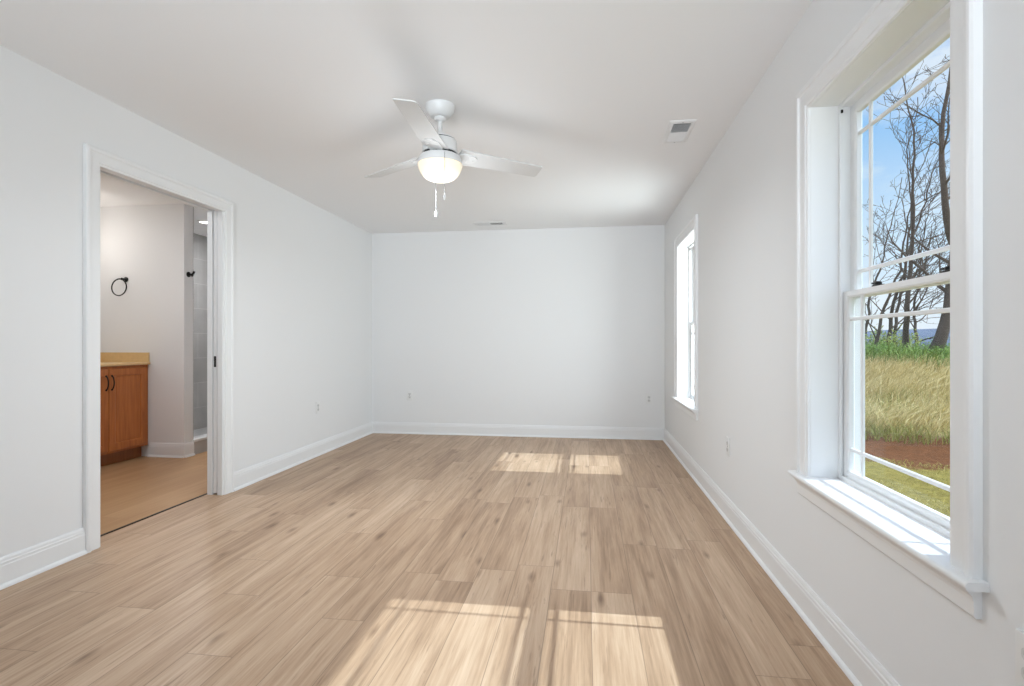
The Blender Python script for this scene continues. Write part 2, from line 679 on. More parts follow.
def window(name, a0, a1, label):
    root = empty(name, (XR, (a0 + a1) / 2, WZ0))
    struct(root, label, 'window')
    off = -Vector(root.location)

    def put(mb, nm, mt, parent=None, **kw):
        o = mb.build(nm, mt, parent or root, **kw)
        if parent is None:
            o.location = off
        return o

    z0, z1 = WZ0, WZ1
    m = MB()
    casing(m, a0 - 0.002, a1 + 0.002, z0, z1 + 0.002, lambda a, z, d: (XR - d, a, z))
    put(m, 'casing', M_TRIM)
    # stool with a rounded nose and horns
    m = MB()
    nose = XR - 0.048
    hy0, hy1 = a0 - CW - 0.022, a1 + CW + 0.022
    arc = [(nose + 0.010 - 0.010 * math.sin(t), z0 - 0.010 + 0.010 * math.cos(t)) for t in [PI * k / 8 for k in range(9)]]
    prof = [(XR, z0)] + arc + [(XR, z0 - 0.020)]
    m.prism(prof, lambda u, v, t: (u, t, v), hy0, hy1)
    m.box(XR - 0.001, XR + 0.115, a0 - JT, a1 + JT, z0 - 0.020, z0)
    put(m, 'sill', M_TRIM, smooth=True)
    # apron under the stool, with a cove top
    m = MB()
    ap = [(XR, z0 - 0.020), (XR - 0.034, z0 - 0.020), (XR - 0.033, z0 - 0.026), (XR - 0.026, z0 - 0.033), (XR - 0.020, z0 - 0.042),
          (XR - 0.0175, z0 - 0.052), (XR - 0.0165, z0 - 0.085), (XR - 0.013, z0 - 0.090), (XR, z0 - 0.090)]
    m.prism(ap, lambda u, v, t: (u, t, v), a0 - CW, a1 + CW)
    put(m, 'apron', M_TRIM)
    # jamb boards
    m = MB()
    m.box(XR - 0.001, XR + 0.115, a0 - JT, a0, z0, z1 + JT)
    m.box(XR - 0.001, XR + 0.115, a1, a1 + JT, z0, z1 + JT)
    m.box(XR - 0.001, XR + 0.115, a0, a1, z1, z1 + JT)
    put(m, 'jamb', M_TRIM)
    # vinyl frame: inner stop, track groove, outer stop
    fx = XR + 0.100
    m = MB()
    ring(m, a0, a1, z0 + 0.0, z1, [(0, fx), (0.012, fx), (0.014, fx + 0.002), (0.014, fx + 0.010), (0.010, fx + 0.012), (0.010, fx + 0.040),
                                 (0.020, fx + 0.042), (0.020, fx + 0.052), (0.012, fx + 0.054), (0.012, fx + 0.076), (0.0, fx + 0.076)])
    fr = put(m, 'frame', M_VINYL)
    m = MB()
    for ay in (a0 + 0.012, a1 - 0.019):
        m.box(fx + 0.003, fx + 0.010, ay, ay + 0.007, z1 - 0.034, z1 - 0.022)
    m.build('track_stop', M_BLACK, fr)
    zm = 1.286
    # sashes; the lower one rides on the inner track
    gx = []
    for nm, b0, b1, zz0, zz1, sx, st, bot, top in (('upper_sash', a0, a1, zm - 0.014, z1 - 0.012, fx + 0.041, 0.045, 0.020, 0.032),
                                                   ('lower_sash', a0, a1, z0 + 0.008, zm + 0.012, fx + 0.013, 0.046, 0.030, 0.024)):
        e = 0.014
        m = MB()
        g0, g1 = b0 + st, b1 - st
        d = 0.027
        # stiles and rails with a small chamfer towards the glass
        for (ya, yb, s) in ((b0 + e, g0, 1), (b1 - e, g1, -1)):
            pf = [(sx, ya), (sx, yb - s * 0.006), (sx + 0.006, yb), (sx + d - 0.004, yb), (sx + d, yb - s * 0.004), (sx + d, ya)]
            m.prism(pf, lambda u, v, t: (u, v, t), zz0, zz1)
        gz0, gz1 = zz0 + bot, zz1 - top
        for (za, zb, s) in ((zz0, gz0, 1), (zz1, gz1, -1)):
            u0, u1 = sx + 0.0006, sx + d - 0.0006
            za += s * 0.0006
            pf = [(u0, za), (u0, zb - s * 0.006), (u0 + 0.006, zb), (u1 - 0.004, zb), (u1, zb - s * 0.004), (u1, za)]
            m.prism(pf, lambda u, v, t: (u, t, v), g0 - 0.007, g1 + 0.007)
        s_ = put(m, nm, M_VINYL)
        xg = sx + 0.016
        m = MB()
        m.box(xg - 0.002, xg + 0.002, g0 - 0.004, g1 + 0.004, gz0 - 0.004, gz1 + 0.004)
        m.build('pane', M_GLASS, s_)
        # prairie grille: bars set in from every edge
        m = MB()
        bw = 0.0070
        ins = 0.082
        for yy in (g0 + 0.082, g1 - 0.082):
            m.prism([(-bw, xg - 0.003), (-bw * 0.6, xg - 0.006), (bw * 0.6, xg - 0.006), (bw, xg - 0.003), (bw, xg + 0.003), (bw * 0.6, xg + 0.005), (-bw * 0.6, xg + 0.005), (-bw, xg + 0.003)],
                    lambda u, v, t: (v, yy + u, t), gz0, gz1)
        for zz in (gz0 + ins, gz1 - ins):
            m.prism([(-bw, xg - 0.003), (-bw * 0.6, xg - 0.0065), (bw * 0.6, xg - 0.0065), (bw, xg - 0.003), (bw, xg + 0.003), (bw * 0.6, xg + 0.0055), (-bw * 0.6, xg + 0.0055), (-bw, xg + 0.003)],
                    lambda u, v, t: (v, t, zz + u), g0, g1)
        m.build('grille', M_VINYL, s_)
        if nm == 'lower_sash':
            for yy in (a0 + 0.23, a1 - 0.23):
                m = MB()
                m.bbox(sx + 0.006, sx + 0.027, yy - 0.024, yy + 0.024, zz1, zz1 + 0.006, 0.002)
                m.lathe([(0.011, 0.006), (0.011, 0.014), (0.008, 0.017)], (sx + 0.017, yy, zz1), 14)
                m.bbox(sx + 0.010, sx + 0.020, yy - 0.005, yy + 0.034, zz1 + 0.009, zz1 + 0.016, 0.002)
                m.build('sash_lock', M_BLACK, s_, smooth=True)
    return root


window('window_1', *WINS[0], 'double-hung window nearest, with grille bars and trees outside')
window('window_2', *WINS[1], 'double-hung window at the far end beside the back wall')

# ------------------------------------------------------------------ bathroom doorway with a pocket door
door = empty('door_1', (XL, (DY0 + DY1) / 2, 0))
struct(door, 'bathroom doorway with white casing and sliding pocket door', 'doorway')
off = -Vector(door.location)


def dput(mb, nm, mt, parent=None, **kw):
    o = mb.build(nm, mt, parent or door, **kw)
    if parent is None:
        o.location = off
    return o


m = MB()
casing(m, DY0, DY1, 0.0, DZ, lambda a, z, d: (XL + d, a, z))
dput(m, 'casing', M_TRIM)
m = MB()
m.box(XL - WT_L - 0.002, XL + 0.002, DY0 - 0.018, DY0, 0, DZ + 0.018)
dput(m, 'strike_jamb', M_TRIM)
m = MB()
m.box(XL - 0.037, XL + 0.002, DY1 - 0.014, DY1 + 0.004, 0, DZ)
m.box(XL - WT_L - 0.002, XL - WT_L + 0.037, DY1 - 0.014, DY1 + 0.004, 0, DZ)
dput(m, 'split_jamb', M_TRIM)
m = MB()
m.box(XL - 0.040, XL + 0.002, DY0, DY1, DZ, DZ + 0.018)
m.box(XL - WT_L - 0.002, XL - WT_L + 0.040, DY0, DY1, DZ, DZ + 0.018)
dput(m, 'head_jamb', M_TRIM)
m = MB()
m.box(XL - 0.070, XL - 0.046, DY0, PK - 0.1, DZ + 0.014, DZ + 0.034)
dput(m, 'track', M_DARK)
m = MB()
m.bbox(XL - 0.073, XL - 0.044, DY1 - 0.009, DY1 + 0.80, 0.012, DZ + 0.006, 0.002)
leaf = dput(m, 'door_leaf', M_TRIM)
m = MB()
m.bbox(XL - 0.067, XL - 0.050, DY1 - 0.012, DY1 - 0.002, 0.925, 1.005, 0.002)
m.box(XL - 0.062, XL - 0.055, DY1 - 0.0135, DY1 - 0.002, 0.945, 0.985)
m.build('edge_pull', M_BLACK, leaf)
m = MB()
m.box(XL - WT_L - 0.026, XL - WT_L - 0.010, DY0 - 0.06, DY1 + 0.06, -0.03, 0.004)
struct(m.build('trim_1', M_BLACK), 'thin black strip where the two floors meet', 'threshold')

# ------------------------------------------------------------------ bathroom shell
BX = -4.76                               # west wall face
BYN = 4.63                               # partition with the towel ring
PT = 0.115
XP = -3.83                               # free end of the partition
m = MB()
m.box(BX - 0.1, XL - WT_L - 0.01, 1.4, 6.3, -0.06, 0)
struct(m.build('floor_bathroom', M_BFLOOR), 'tan bathroom floor', 'floor')
m = MB()
m.box(BX - 0.1, XL - WT_L, 1.3, 6.4, H, H + 0.1)
struct(m.build('ceiling_bathroom', M_CEIL), 'bathroom ceiling', 'ceiling')
m = MB()
m.box(BX - 0.1, BX, 1.3, 6.4, -0.06, H)
m.box(BX - 0.1, XL - WT_L, 1.3, 1.4, -0.06, H)
m.box(BX - 0.1, XL - WT_L, 6.3, 6.4, -0.06, H)
struct(m.build('wall_bathroom', M_WALL), 'outer bathroom walls', 'wall')
m = MB()
m.box(BX, XP, BYN, BYN + PT, -0.06, H)
struct(m.build('wall_partition', M_WALL), 'white partition wall holding the towel ring', 'wall')
m = MB()
m.box(BX, BX + 0.012, BYN + PT, 6.3, 0, H - 0.001)
m.box(BX + 0.012, XP, BYN + PT, BYN + PT + 0.010, 0, H - 0.001)
m.box(BX + 0.012, XP, 6.288, 6.3, 0, H - 0.001)
struct(m.build('wall_shower', M_TILE), 'grey tiled shower wall', 'wall')
# curb
m = MB()
m.box(XP - 0.11, XP, BYN + PT, 6.288, 0, 0.125)
cb = struct(m.build('trim_2', M_TILE), 'grey tiled shower curb with white cap', 'curb')
m = MB()
m.bbox(XP - 0.12, XP + 0.014, BYN + PT, 6.288, 0.125, 0.150, 0.004)
m.build('cap', M_TRIM, cb)
m = MB()
m.box(BX + 0.012, XP - 0.11, BYN + PT + 0.010, 6.288, 0, 0.04)
struct(m.build('floor_shower', M_TILE), 'tiled shower floor behind the curb', 'floor')
m = MB()
base_run(m, (-4.20, BYN), (XP + 0.013, BYN), (0, -1))
base_run(m, (XP, BYN - 0.013), (XP, BYN + PT), (1, 0))
struct(m.build('baseboard_bathroom', M_TRIM))

# ------------------------------------------------------------------ vanity
VX, VY0, VY1 = -4.215, 3.03, BYN - 0.003     # carcass front face, ends
van = empty('vanity_cabinet', ((BX + VX) / 2, (VY0 + VY1) / 2, 0))
tag(van, 'chestnut wood bathroom vanity with dark arched pulls, seen through the doorway', 'cabinet')
voff = -Vector(van.location)


def vput(mb, nm, mt, parent=None, **kw):
    o = mb.build(nm, mt, parent or van, **kw)
    if parent is None:
        o.location = voff
    return o


m = MB()
m.bbox(BX + 0.002, VX, VY0, VY1, 0.112, 0.893, 0.0015)
vput(m, 'body', M_CAB)
m = MB()
m.box(BX + 0.002, VX - 0.07, VY0 + 0.002, VY1 - 0.002, 0.0, 0.112)
vput(m, 'toe_kick', M_TOE)
dz0, dz1 = 0.135, 0.868


def vanity_door(y0, y1, pull_at):
    m = MB()
    th = 0.020
    xo = VX + th
    rail = 0.058
    # slab behind, stile-and-rail frame, beaded step, raised field
    prof = [(0.0, VX), (0.0, xo - 0.004), (0.004, xo), (rail, xo), (rail + 0.006, xo - 0.003), (rail + 0.008, xo - 0.008), (rail + 0.020, xo - 0.008),
            (rail + 0.024, xo - 0.0055)]
    n = len(prof)
    vs, fs = [], []
    for i_, x in prof:
        vs += [(x, y0 + i_, dz0 + i_), (x, y1 - i_, dz0 + i_), (x, y1 - i_, dz1 - i_), (x, y0 + i_, dz1 - i_)]
    for i in range(n - 1):
        for k in range(4):
            fs.append((i * 4 + k, i * 4 + (k + 1) % 4, (i + 1) * 4 + (k + 1) % 4, (i + 1) * 4 + k))
    fs.append(tuple((n - 1) * 4 + k for k in range(4)))
    fs.append((0, 1, 2, 3))
    m.add(vs, fs)
    d = vput(m, 'door', M_CAB)
    m = MB()
    zc = 0.745
    pts = []
    for k in range(13):
        t = k / 12
        pts.append((xo + 0.002 + 0.021 * math.sin(PI * t) ** 0.6, pull_at, zc - 0.062 + 0.124 * t))
    m.tube(pts, [0.0075 if k in (0, 12) else 0.0052 for k in range(13)], 8)
    m.lathe([(0.009, 0), (0.009, 0.003), (0.006, 0.005)], (xo, pull_at, zc - 0.062), 12, 'X')
    m.lathe([(0.009, 0), (0.009, 0.003), (0.006, 0.005)], (xo, pull_at, zc + 0.062), 12, 'X')
    m.build('pull', M_BLACK, d, smooth=True)


vanity_door(4.185, 4.592, 4.185 + 0.026)
vanity_door(3.772, 4.179, 4.179 - 0.026)
vanity_door(3.465, 3.750, 3.465 + 0.032)
vanity_door(3.060, 3.459, 3.459 - 0.032)
m = MB()
m.bbox(BX + 0.002, VX + 0.028, VY0 - 0.01, VY1, 0.893, 0.915, 0.004)
m.bbox(BX + 0.002, VX + 0.020, VY1 - 0.020, VY1, 0.914, 1.008, 0.003)
m.bbox(BX + 0.002, BX + 0.022, VY0 - 0.01, VY1, 0.914, 1.008, 0.003)
ct = m.build('countertop', M_COUNTER)
tag(ct, 'cream laminate countertop with backsplash on the wooden vanity', 'countertop')

# towel ring
tx, tz = -4.455, 1.72
tr = empty('towel_ring', (tx, BYN, tz))
tag(tr, 'dark metal towel ring on the partition wall above the vanity', 'towel ring')
m = MB()
m.lathe([(0.024, 0), (0.024, -0.006), (0.018, -0.010), (0.010, -0.014), (0.009, -0.040), (0.012, -0.046), (0.012, -0.052)], (0, 0, 0), 24, 'Y')
m.tube([(0, -0.042, 0), (-0.03, -0.045, 0.002), (-0.055, -0.045, 0.0)], [0.008, 0.006, 0.004], 10)
m.build('post', M_BLACK, tr, smooth=True)
m = MB()
rr = 0.080
m.tube([(-0.035 + rr * math.sin(2 * PI * k / 40), -0.045 + 0.004 * math.cos(2 * PI * k / 40), -rr + rr * math.cos(2 * PI * k / 40)) for k in range(40)], 0.0055, 8, closed=True)
m.build('ring', M_BLACK, tr, smooth=True)

# robe hook on the free end of the partition
rh = empty('robe_hook', (XP, BYN + 0.055, 1.765))
tag(rh, 'small dark robe hook on the end of the partition by the shower', 'hook')
m = MB()
m.lathe([(0.026, 0), (0.026, 0.006), (0.018, 0.010)], (0, 0, 0), 24, 'X')
m.build('backplate', M_BLACK, rh, smooth=True)
m = MB()
m.tube([(0.008, 0, 0), (0.03, 0, -0.002), (0.05, 0, 0.004), (0.06, 0, 0.02), (0.062, 0, 0.030)], [0.010, 0.009, 0.010, 0.011, 0.012], 12)
m.tube([(0.03, 0, -0.002), (0.045, 0.0, -0.014)], [0.008, 0.012], 12)
m.build('prong', M_BLACK, rh, smooth=True)

# recessed light in the shower ceiling
rl = empty('recessed_light', (-4.18, 5.38, H))
tag(rl, 'round recessed light in the ceiling over the tiled shower', 'light')
m = MB()
m.lathe([(0.062, -0.001), (0.066, -0.006), (0.088, -0.006), (0.092, 0.0)], (0, 0, 0), 36, cap=False)
m.build('trim_ring', M_TRIM, rl, smooth=True)
m = MB()
m.lathe([(0.0, -0.003), (0.064, -0.003), (0.064, 0.0)], (0, 0, 0), 36, cap=False)
m.build('lens', emis('recessed lamp', (1.0, 0.93, 0.82), 7.0), rl)
light('shower_lamp', 'AREA', (-4.18, 5.38, H - 0.008), 17, (0.95, 0.97, 1.0), aim=(0, 0, -1), shape='DISK', size=0.12)

# ------------------------------------------------------------------ ceiling fan
FX, FY = -0.8225, 2.93
fan = empty('ceiling_fan', (FX, FY, H))
tag(fan, 'white three-blade ceiling fan with a lit glass bowl and two pull chains', 'ceiling fan')
zz = lambda z: z - H
m = MB()
m.lathe([(0.0, zz(2.44)), (0.084, zz(2.44)), (0.084, zz(2.430)), (0.080, zz(2.416)), (0.070, zz(2.396)), (0.056, zz(2.380)), (0.044, zz(2.374)), (0.0, zz(2.374))], (0, 0, 0), 40, cap=False)
m.build('canopy', M_FAN, fan, smooth=True)
m = MB()
m.lathe([(0.0, zz(2.376)), (0.032, zz(2.376)), (0.034, zz(2.366)), (0.028, zz(2.356)), (0.0135, zz(2.350)), (0.0135, zz(2.290)), (0.030, zz(2.285)), (0.034, zz(2.262)), (0.0, zz(2.262))], (0, 0, 0), 28, cap=False)
m.build('downrod', M_FAN, fan, smooth=True)
m = MB()
m.lathe([(0.0, zz(2.270)), (0.040, zz(2.269)), (0.070, zz(2.263)), (0.086, zz(2.254)), (0.0865, zz(2.249)), (0.082, zz(2.248)), (0.082, zz(2.242)),
         (0.094, zz(2.241)), (0.0955, zz(2.232)), (0.098, zz(2.200)), (0.101, zz(2.176)), (0.099, zz(2.172)), (0.0, zz(2.172))], (0, 0, 0), 48, cap=False)
m.build('motor_housing', M_FAN, fan, smooth=True)
m = MB()
m.lathe([(0.0, zz(2.173)), (0.092, zz(2.173)), (0.092, zz(2.152)), (0.0, zz(2.152))], (0, 0, 0), 40, cap=False)
m.build('flywheel', M_DARK, fan, smooth=True)
m = MB()
m.lathe([(0.070, zz(2.250)), (0.0845, zz(2.250)), (0.0845, zz(2.2405)), (0.070, zz(2.2405))], (0, 0, 0), 40, cap=False)
m.build('gap_shade_ring', M_DARK, fan, smooth=True)  # dark ring added to paint the shade of the housing gap
m = MB()
m.lathe([(0.0, zz(2.157)), (0.104, zz(2.157)), (0.112, zz(2.153)), (0.126, zz(2.124)), (0.128, zz(2.110)), (0.123, zz(2.106)), (0.0, zz(2.106))], (0, 0, 0), 48, cap=False)
m.build('light_kit', M_FAN, fan, smooth=True)
m = MB()
bp_ = [(0.0, zz(2.107)), (0.125, zz(2.107)), (0.124, zz(2.098)), (0.118, zz(2.080)), (0.109, zz(2.062)), (0.098, zz(2.046)), (0.084, zz(2.033)), (0.066, zz(2.024)), (0.045, zz(2.019)), (0.022, zz(2.0165)), (0.0, zz(2.016))]
m.lathe(bp_, (0, 0, 0), 48, cap=False)
m.build('glass_bowl', M_BOWL, fan, smooth=True, angle=60)


def make_blade(ang):
    """pitched blade: local x is outward, the counter-clockwise edge is the low one"""
    m = MB()
    r0, r1, w0, w1, th = 0.105, 0.655, 0.146, 0.118, 0.006
    n = 14
    pitch = R(13)
    out = []
    for k in range(n + 1):
        t = k / n
        r = r0 + (r1 - r0) * t
        w = (w0 + (w1 - w0) * t) / 2
        out.append((r, w))
    pts = [(r - 0.0 * w, -w) for r, w in out]
    # slanted tip with rounded corners
    w = w1 / 2
    pts = pts[:-1] + [(r1 - 0.006, -w + 0.001), (r1 + 0.002, -w + 0.008), (r1 + 0.016, w - 0.022), (r1 + 0.012, w - 0.006), (r1 + 0.0, w)]
    pts += [(r, w_) for r, w_ in reversed(out[:-1])]
    vs, N_ = [], len(pts)
    z0 = zz(2.174)
    ca, sa = math.cos(ang), math.sin(ang)

    def tr(r, y, dz):
        p = (r, y * math.cos(pitch), z0 - y * math.sin(pitch) + dz)
        return (p[0] * ca - p[1] * sa, p[0] * sa + p[1] * ca, p[2])
    vs = [tr(r, y, -th / 2) for r, y in pts] + [tr(r, y, th / 2) for r, y in pts]
    fs = [(i, (i + 1) % N_, N_ + (i + 1) % N_, N_ + i) for i in range(N_)] + [tuple(range(N_)), tuple(range(N_, 2 * N_))]
    m.add(vs, fs)
    b = m.build('blade', M_BLADE, fan)
    # iron from the flywheel to the blade root
    m = MB()
    ir = [(0.07, -0.030), (0.13, -0.045), (0.20, -0.040), (0.225, -0.015), (0.225, 0.015), (0.20, 0.040), (0.13, 0.045), (0.07, 0.030)]
    k = len(ir)

    def ti(r, y, dz):
        s = min(1.0, max(0.0, (r - 0.07) / 0.06))
        p = (r, y, z0 - (0.008 * (1 - s)) - y * math.sin(pitch) * s + dz)
        return (p[0] * ca - p[1] * sa, p[0] * sa + p[1] * ca, p[2])
    vs = [ti(r, y, -0.009) for r, y in ir] + [ti(r, y, -0.003) for r, y in ir]
    fs = [(i, (i + 1) % k, k + (i + 1) % k, k + i) for i in range(k)] + [tuple(range(k)), tuple(range(k, 2 * k))]
    m.add(vs, fs)
    for (r, y) in ((0.17, -0.02), (0.17, 0.02), (0.205, 0.0)):
        c = ti(r, y, -0.010)
        m.lathe([(0.0, -0.002), (0.004, -0.002), (0.005, 0.002)], c, 10, cap=False)
    m.build('blade_iron', M_FAN, b)


for a in (38, 147, 272):
    make_blade(R(a))


def pull_chain(dx, dy, z0, z1):
    m = MB()
    k = int((z0 - z1) / 0.006)
    m.tube([(dx, dy, zz(z0)), (dx, dy, zz(z1))], 0.0006, 6)
    for i in range(k):
        m.lathe([(0.0002, -0.0018), (0.0016, -0.0008), (0.0016, 0.0008), (0.0002, 0.0018)], (dx, dy, zz(z0 - 0.006 * i)), 6, cap=False)
    c = m.build('pull_chain', M_CHAIN, fan)
    m = MB()
    m.lathe([(0.0015, zz(z1) + 0.004), (0.005, zz(z1)), (0.0065, zz(z1) - 0.012), (0.0055, zz(z1) - 0.026), (0.002, zz(z1) - 0.030)], (dx, dy, 0), 14)
    m.build('fob', M_FAN, c, smooth=True)


pull_chain(0.059, -0.121, 2.135, 1.905)
pull_chain(-0.060, 0.119, 2.125, 1.873)
light('fan_glow', 'POINT', (FX, FY, 1.88), 5.5, (0.86, 0.935, 1.0), shadow_soft_size=0.12)
light('fan_lamp', 'SPOT', (FX, FY, 1.98), 4, (0.86, 0.945, 1.0), aim=(0, 0, -1), shadow_soft_size=0.10, spot_size=R(172), spot_blend=0.15)
light('fan_downlight', 'AREA', (FX, FY, 2.012), 21, (0.86, 0.94, 1.0), aim=(0, 0, -1), shape='DISK', size=0.22)

# ------------------------------------------------------------------ ceiling registers
def make_vent():
    v = empty('ceiling_vent', (0, 0, H))
    LX, LY = 0.160, 0.360
    ix, iy = 0.105, 0.275
    m = MB()
    t = 0.008
    # flange with a sloped lip, built as a ring around the slot field
    prof = [(0, 0), (0.0, -0.003), (0.012, -t), (0.028, -t), (0.030, -t + 0.002), (0.030, 0)]
    vs, fs = [], []
    for i_, z in prof:
        sx = (LX / 2 - i_) if i_ < 0.03 else ix / 2 - 0.0
        sy = (LY / 2 - i_) if i_ < 0.03 else iy / 2 - 0.0
        vs += [(-sx, -sy, z), (sx, -sy, z), (sx, sy, z), (-sx, sy, z)]
    n = len(prof)
    for i in range(n - 1):
        for k in range(4):
            fs.append((i * 4 + k, i * 4 + (k + 1) % 4, (i + 1) * 4 + (k + 1) % 4, (i + 1) * 4 + k))
    m.add(vs, fs)
    m.box(-ix / 2, ix / 2, -0.006, 0.006, -t, -0.001)
    m.build('flange', M_LOUV, v)
    m = MB()
    m.box(-ix / 2 - 0.001, ix / 2 + 0.001, -iy / 2 - 0.001, iy / 2 + 0.001, -0.0008, -0.0002)
    m.build('duct_shade', M_DARK, v)  # flat dark sheet paints the shade inside the duct
    for s in (-1, 1):
        for k in range(8):
            yc = s * (0.016 + 0.0155 * k)
            m = MB()
            tilt = -R(32) * s
            # each louver is a thin curved strip leaning away from the middle
            pf = [(-0.008, 0.0006), (0.0, 0.0012), (0.008, 0.0006), (0.008, -0.0006), (0.0, 0.0), (-0.008, -0.0006)]
            m.prism([(y * math.cos(tilt) - z * math.sin(tilt) + yc, y * math.sin(tilt) + z * math.cos(tilt) - 0.0055) for y, z in pf],
                    lambda u, w, t_: (t_, u, w), -ix / 2, ix / 2)
            m.build('louver', M_LOUV, v)
    for sy in (-1, 1):
        m = MB()
        m.lathe([(0.0, -t - 0.002), (0.003, -t - 0.0015), (0.004, -t + 0.001)], (0, sy * (LY / 2 - 0.02), 0), 10, cap=False)
        m.build('screw', M_CHAIN, v)
    return v


vent = make_vent()
vent.location = (0.575, 3.495, H)
tag(vent, 'white ceiling register on the right, close to the near window', 'vent', 'ceiling air registers')
v2 = copy_tree(vent)
v2.location = (-1.075, 5.88, H)
v2.rotation_euler = (0, 0, PI / 2)
tag(v2, 'white ceiling register near the far wall, beyond the fan', 'vent', 'ceiling air registers')

# ------------------------------------------------------------------ outlets
def make_outlet():
    """duplex outlet lying in the local xz plane, facing -y"""
    o = empty('wall_outlet')
    m = MB()
    m.bbox(-0.036, 0.036, -0.006, 0.0, -0.058, 0.058, 0.0025, 3)
    m.build('cover_plate', M_PLATE, o, smooth=True)
    for s in (-1, 1):
        m = MB()
        n = 20
        pts = []
        for k in range(n):
            a = 2 * PI * k / n
            pts.append((max(-0.0165, min(0.0165, 0.0185 * math.cos(a))), 0.0145 * math.sin(a) + s * 0.0195))
        m.prism(pts, lambda u, v, t: (u, t, v), -0.0085, -0.004)
        r = m.build('receptacle', M_RECEP, o)
        m = MB()
        z = s * 0.0195
        m.box(-0.0085, -0.0062, -0.0090, -0.008, z - 0.001, z + 0.0080)
        m.box(0.0062, 0.0085, -0.0090, -0.008, z - 0.001, z + 0.0065)
        m.lathe([(0.0026, -0.0005), (0.0026, 0.0005)], (0, -0.0085, z - 0.0075), 10, 'Y')
        m.build('slot', M_BLACK, r)
    m = MB()
    m.lathe([(0.0035, 0.002), (0.0035, -0.001), (0.0022, -0.0018)], (0, -0.006, 0), 12, 'Y')
    m.build('screw', M_CHAIN, o)
    return o


out0 = make_outlet()
spots = [((-2.127, YB, 0.463), 0.0, 'white duplex outlet on the far wall, near its left corner'),
         ((0.700, YB, 0.463), 0.0, 'white duplex outlet on the far wall, close to the far window'),
         ((XL, 4.90, 0.470), PI / 2, 'white duplex outlet on the wall beyond the bathroom doorway'),
         ((XR, 3.48, 0.455), -PI / 2, 'white duplex outlet on the window wall between the two windows'),
         ((XR, 1.190, 0.458), -PI / 2, 'white duplex outlet low on the window wall at the picture corner')]
for i, (loc, rz, lab) in enumerate(spots):
    o = out0 if i == 0 else copy_tree(out0)
    o.location = loc
    o.rotation_euler = (0, 0, rz)
    tag(o, lab, 'outlet', 'duplex wall outlets')

# ------------------------------------------------------------------ outside
DIR = Vector((math.sin(R(28)), math.cos(R(28)), 0))       # roughly where the near window looks
LAT = Vector((DIR.y, -DIR.x, 0))


def fract_noise(x, y, s):
    return noise.noise(Vector((x * s, y * s, 1.7)))


def smooth(a, b, t):
    t = max(0.0, min(1.0, (t - a) / (b - a)))
    return t * t * (3 - 2 * t)


def ground_z(x, y):
    t = DIR.x * x + DIR.y * y
    z = -0.50 + 0.98 * smooth(10.5, 18.5, t) - 0.6 * smooth(27, 55, t)
    z += 0.05 * fract_noise(x, y, 0.7) * smooth(4, 9, t) + 0.02 * fract_noise(x, y, 3.0)
    # shallow bare rut between lawn and meadow
    z -= 0.10 * math.exp(-((t - 9.8) / 1.0) ** 2)
    return z


def ground_mat():
    m = bpy.data.materials.new('lawn soil and meadow')
    m.use_nodes = True
    nt = m.node_tree
    N, L = nt.nodes.new, nt.links.new
    b = nt.nodes['Principled BSDF']
    tc = N('ShaderNodeTexCoord')
    dt = N('ShaderNodeVectorMath')
    dt.operation = 'DOT_PRODUCT'
    dt.inputs[1].default_value = DIR
    L(tc.outputs['Object'], dt.inputs[0])
    no = N('ShaderNodeTexNoise')
    no.inputs['Scale'].default_value = 1.6
    no.inputs['Detail'].default_value = 7
    no.inputs['Roughness'].default_value = 0.7
    L(tc.outputs['Object'], no.inputs['Vector'])
    ma = N('ShaderNodeMath')
    ma.operation = 'MULTIPLY_ADD'
    L(no.outputs['Fac'], ma.inputs[0])
    ma.inputs[1].default_value = 2.6
    L(dt.outputs['Value'], ma.inputs[2])
    mr = N('ShaderNodeMapRange')
    mr.inputs['From Min'].default_value = 1.3
    mr.inputs['From Max'].default_value = 26.3
    L(ma.outputs[0], mr.inputs['Value'])
    rp = N('ShaderNodeValToRGB')
    cr = rp.color_ramp
    grass, soil, dry, green = (0.30, 0.235, 0.06, 1), (0.19, 0.075, 0.030, 1), (0.46, 0.38, 0.19, 1), (0.07, 0.11, 0.025, 1)
    cr.elements[0].position, cr.elements[0].color = 0.0, grass
    cr.elements[1].position, cr.elements[1].color = 1.0, green
    for d, c in ((8.7, grass), (9.0, soil), (11.2, soil), (11.7, dry), (17.5, dry), (18.6, green)):
        e = cr.elements.new(d / 25.0)
        e.color = c
    L(mr.outputs[0], rp.inputs[0])
    n2 = N('ShaderNodeTexNoise')
    n2.inputs['Scale'].default_value = 9
    n2.inputs['Detail'].default_value = 8
    n2.inputs['Roughness'].default_value = 0.75
    L(tc.outputs['Object'], n2.inputs['Vector'])
    m2 = N('ShaderNodeMapRange')
    m2.inputs['To Min'].default_value = 0.05
    m2.inputs['To Max'].default_value = 2.0
    L(n2.outputs['Fac'], m2.inputs['Value'])
    vm = N('ShaderNodeVectorMath')
    vm.operation = 'SCALE'
    L(rp.outputs[0], vm.inputs[0])
    L(m2.outputs[0], vm.inputs['Scale'])
    L(vm.outputs[0], b.inputs['Base Color'])
    b.inputs['Roughness'].default_value = 0.95
    b.inputs['Specular IOR Level'].default_value = 0.1
    bp = N('ShaderNodeBump')
    bp.inputs['Strength'].default_value = 0.9
    bp.inputs['Distance'].default_value = 0.08
    L(n2.outputs['Fac'], bp.inputs['Height'])
    L(bp.outputs[0], b.inputs['Normal'])
    return m


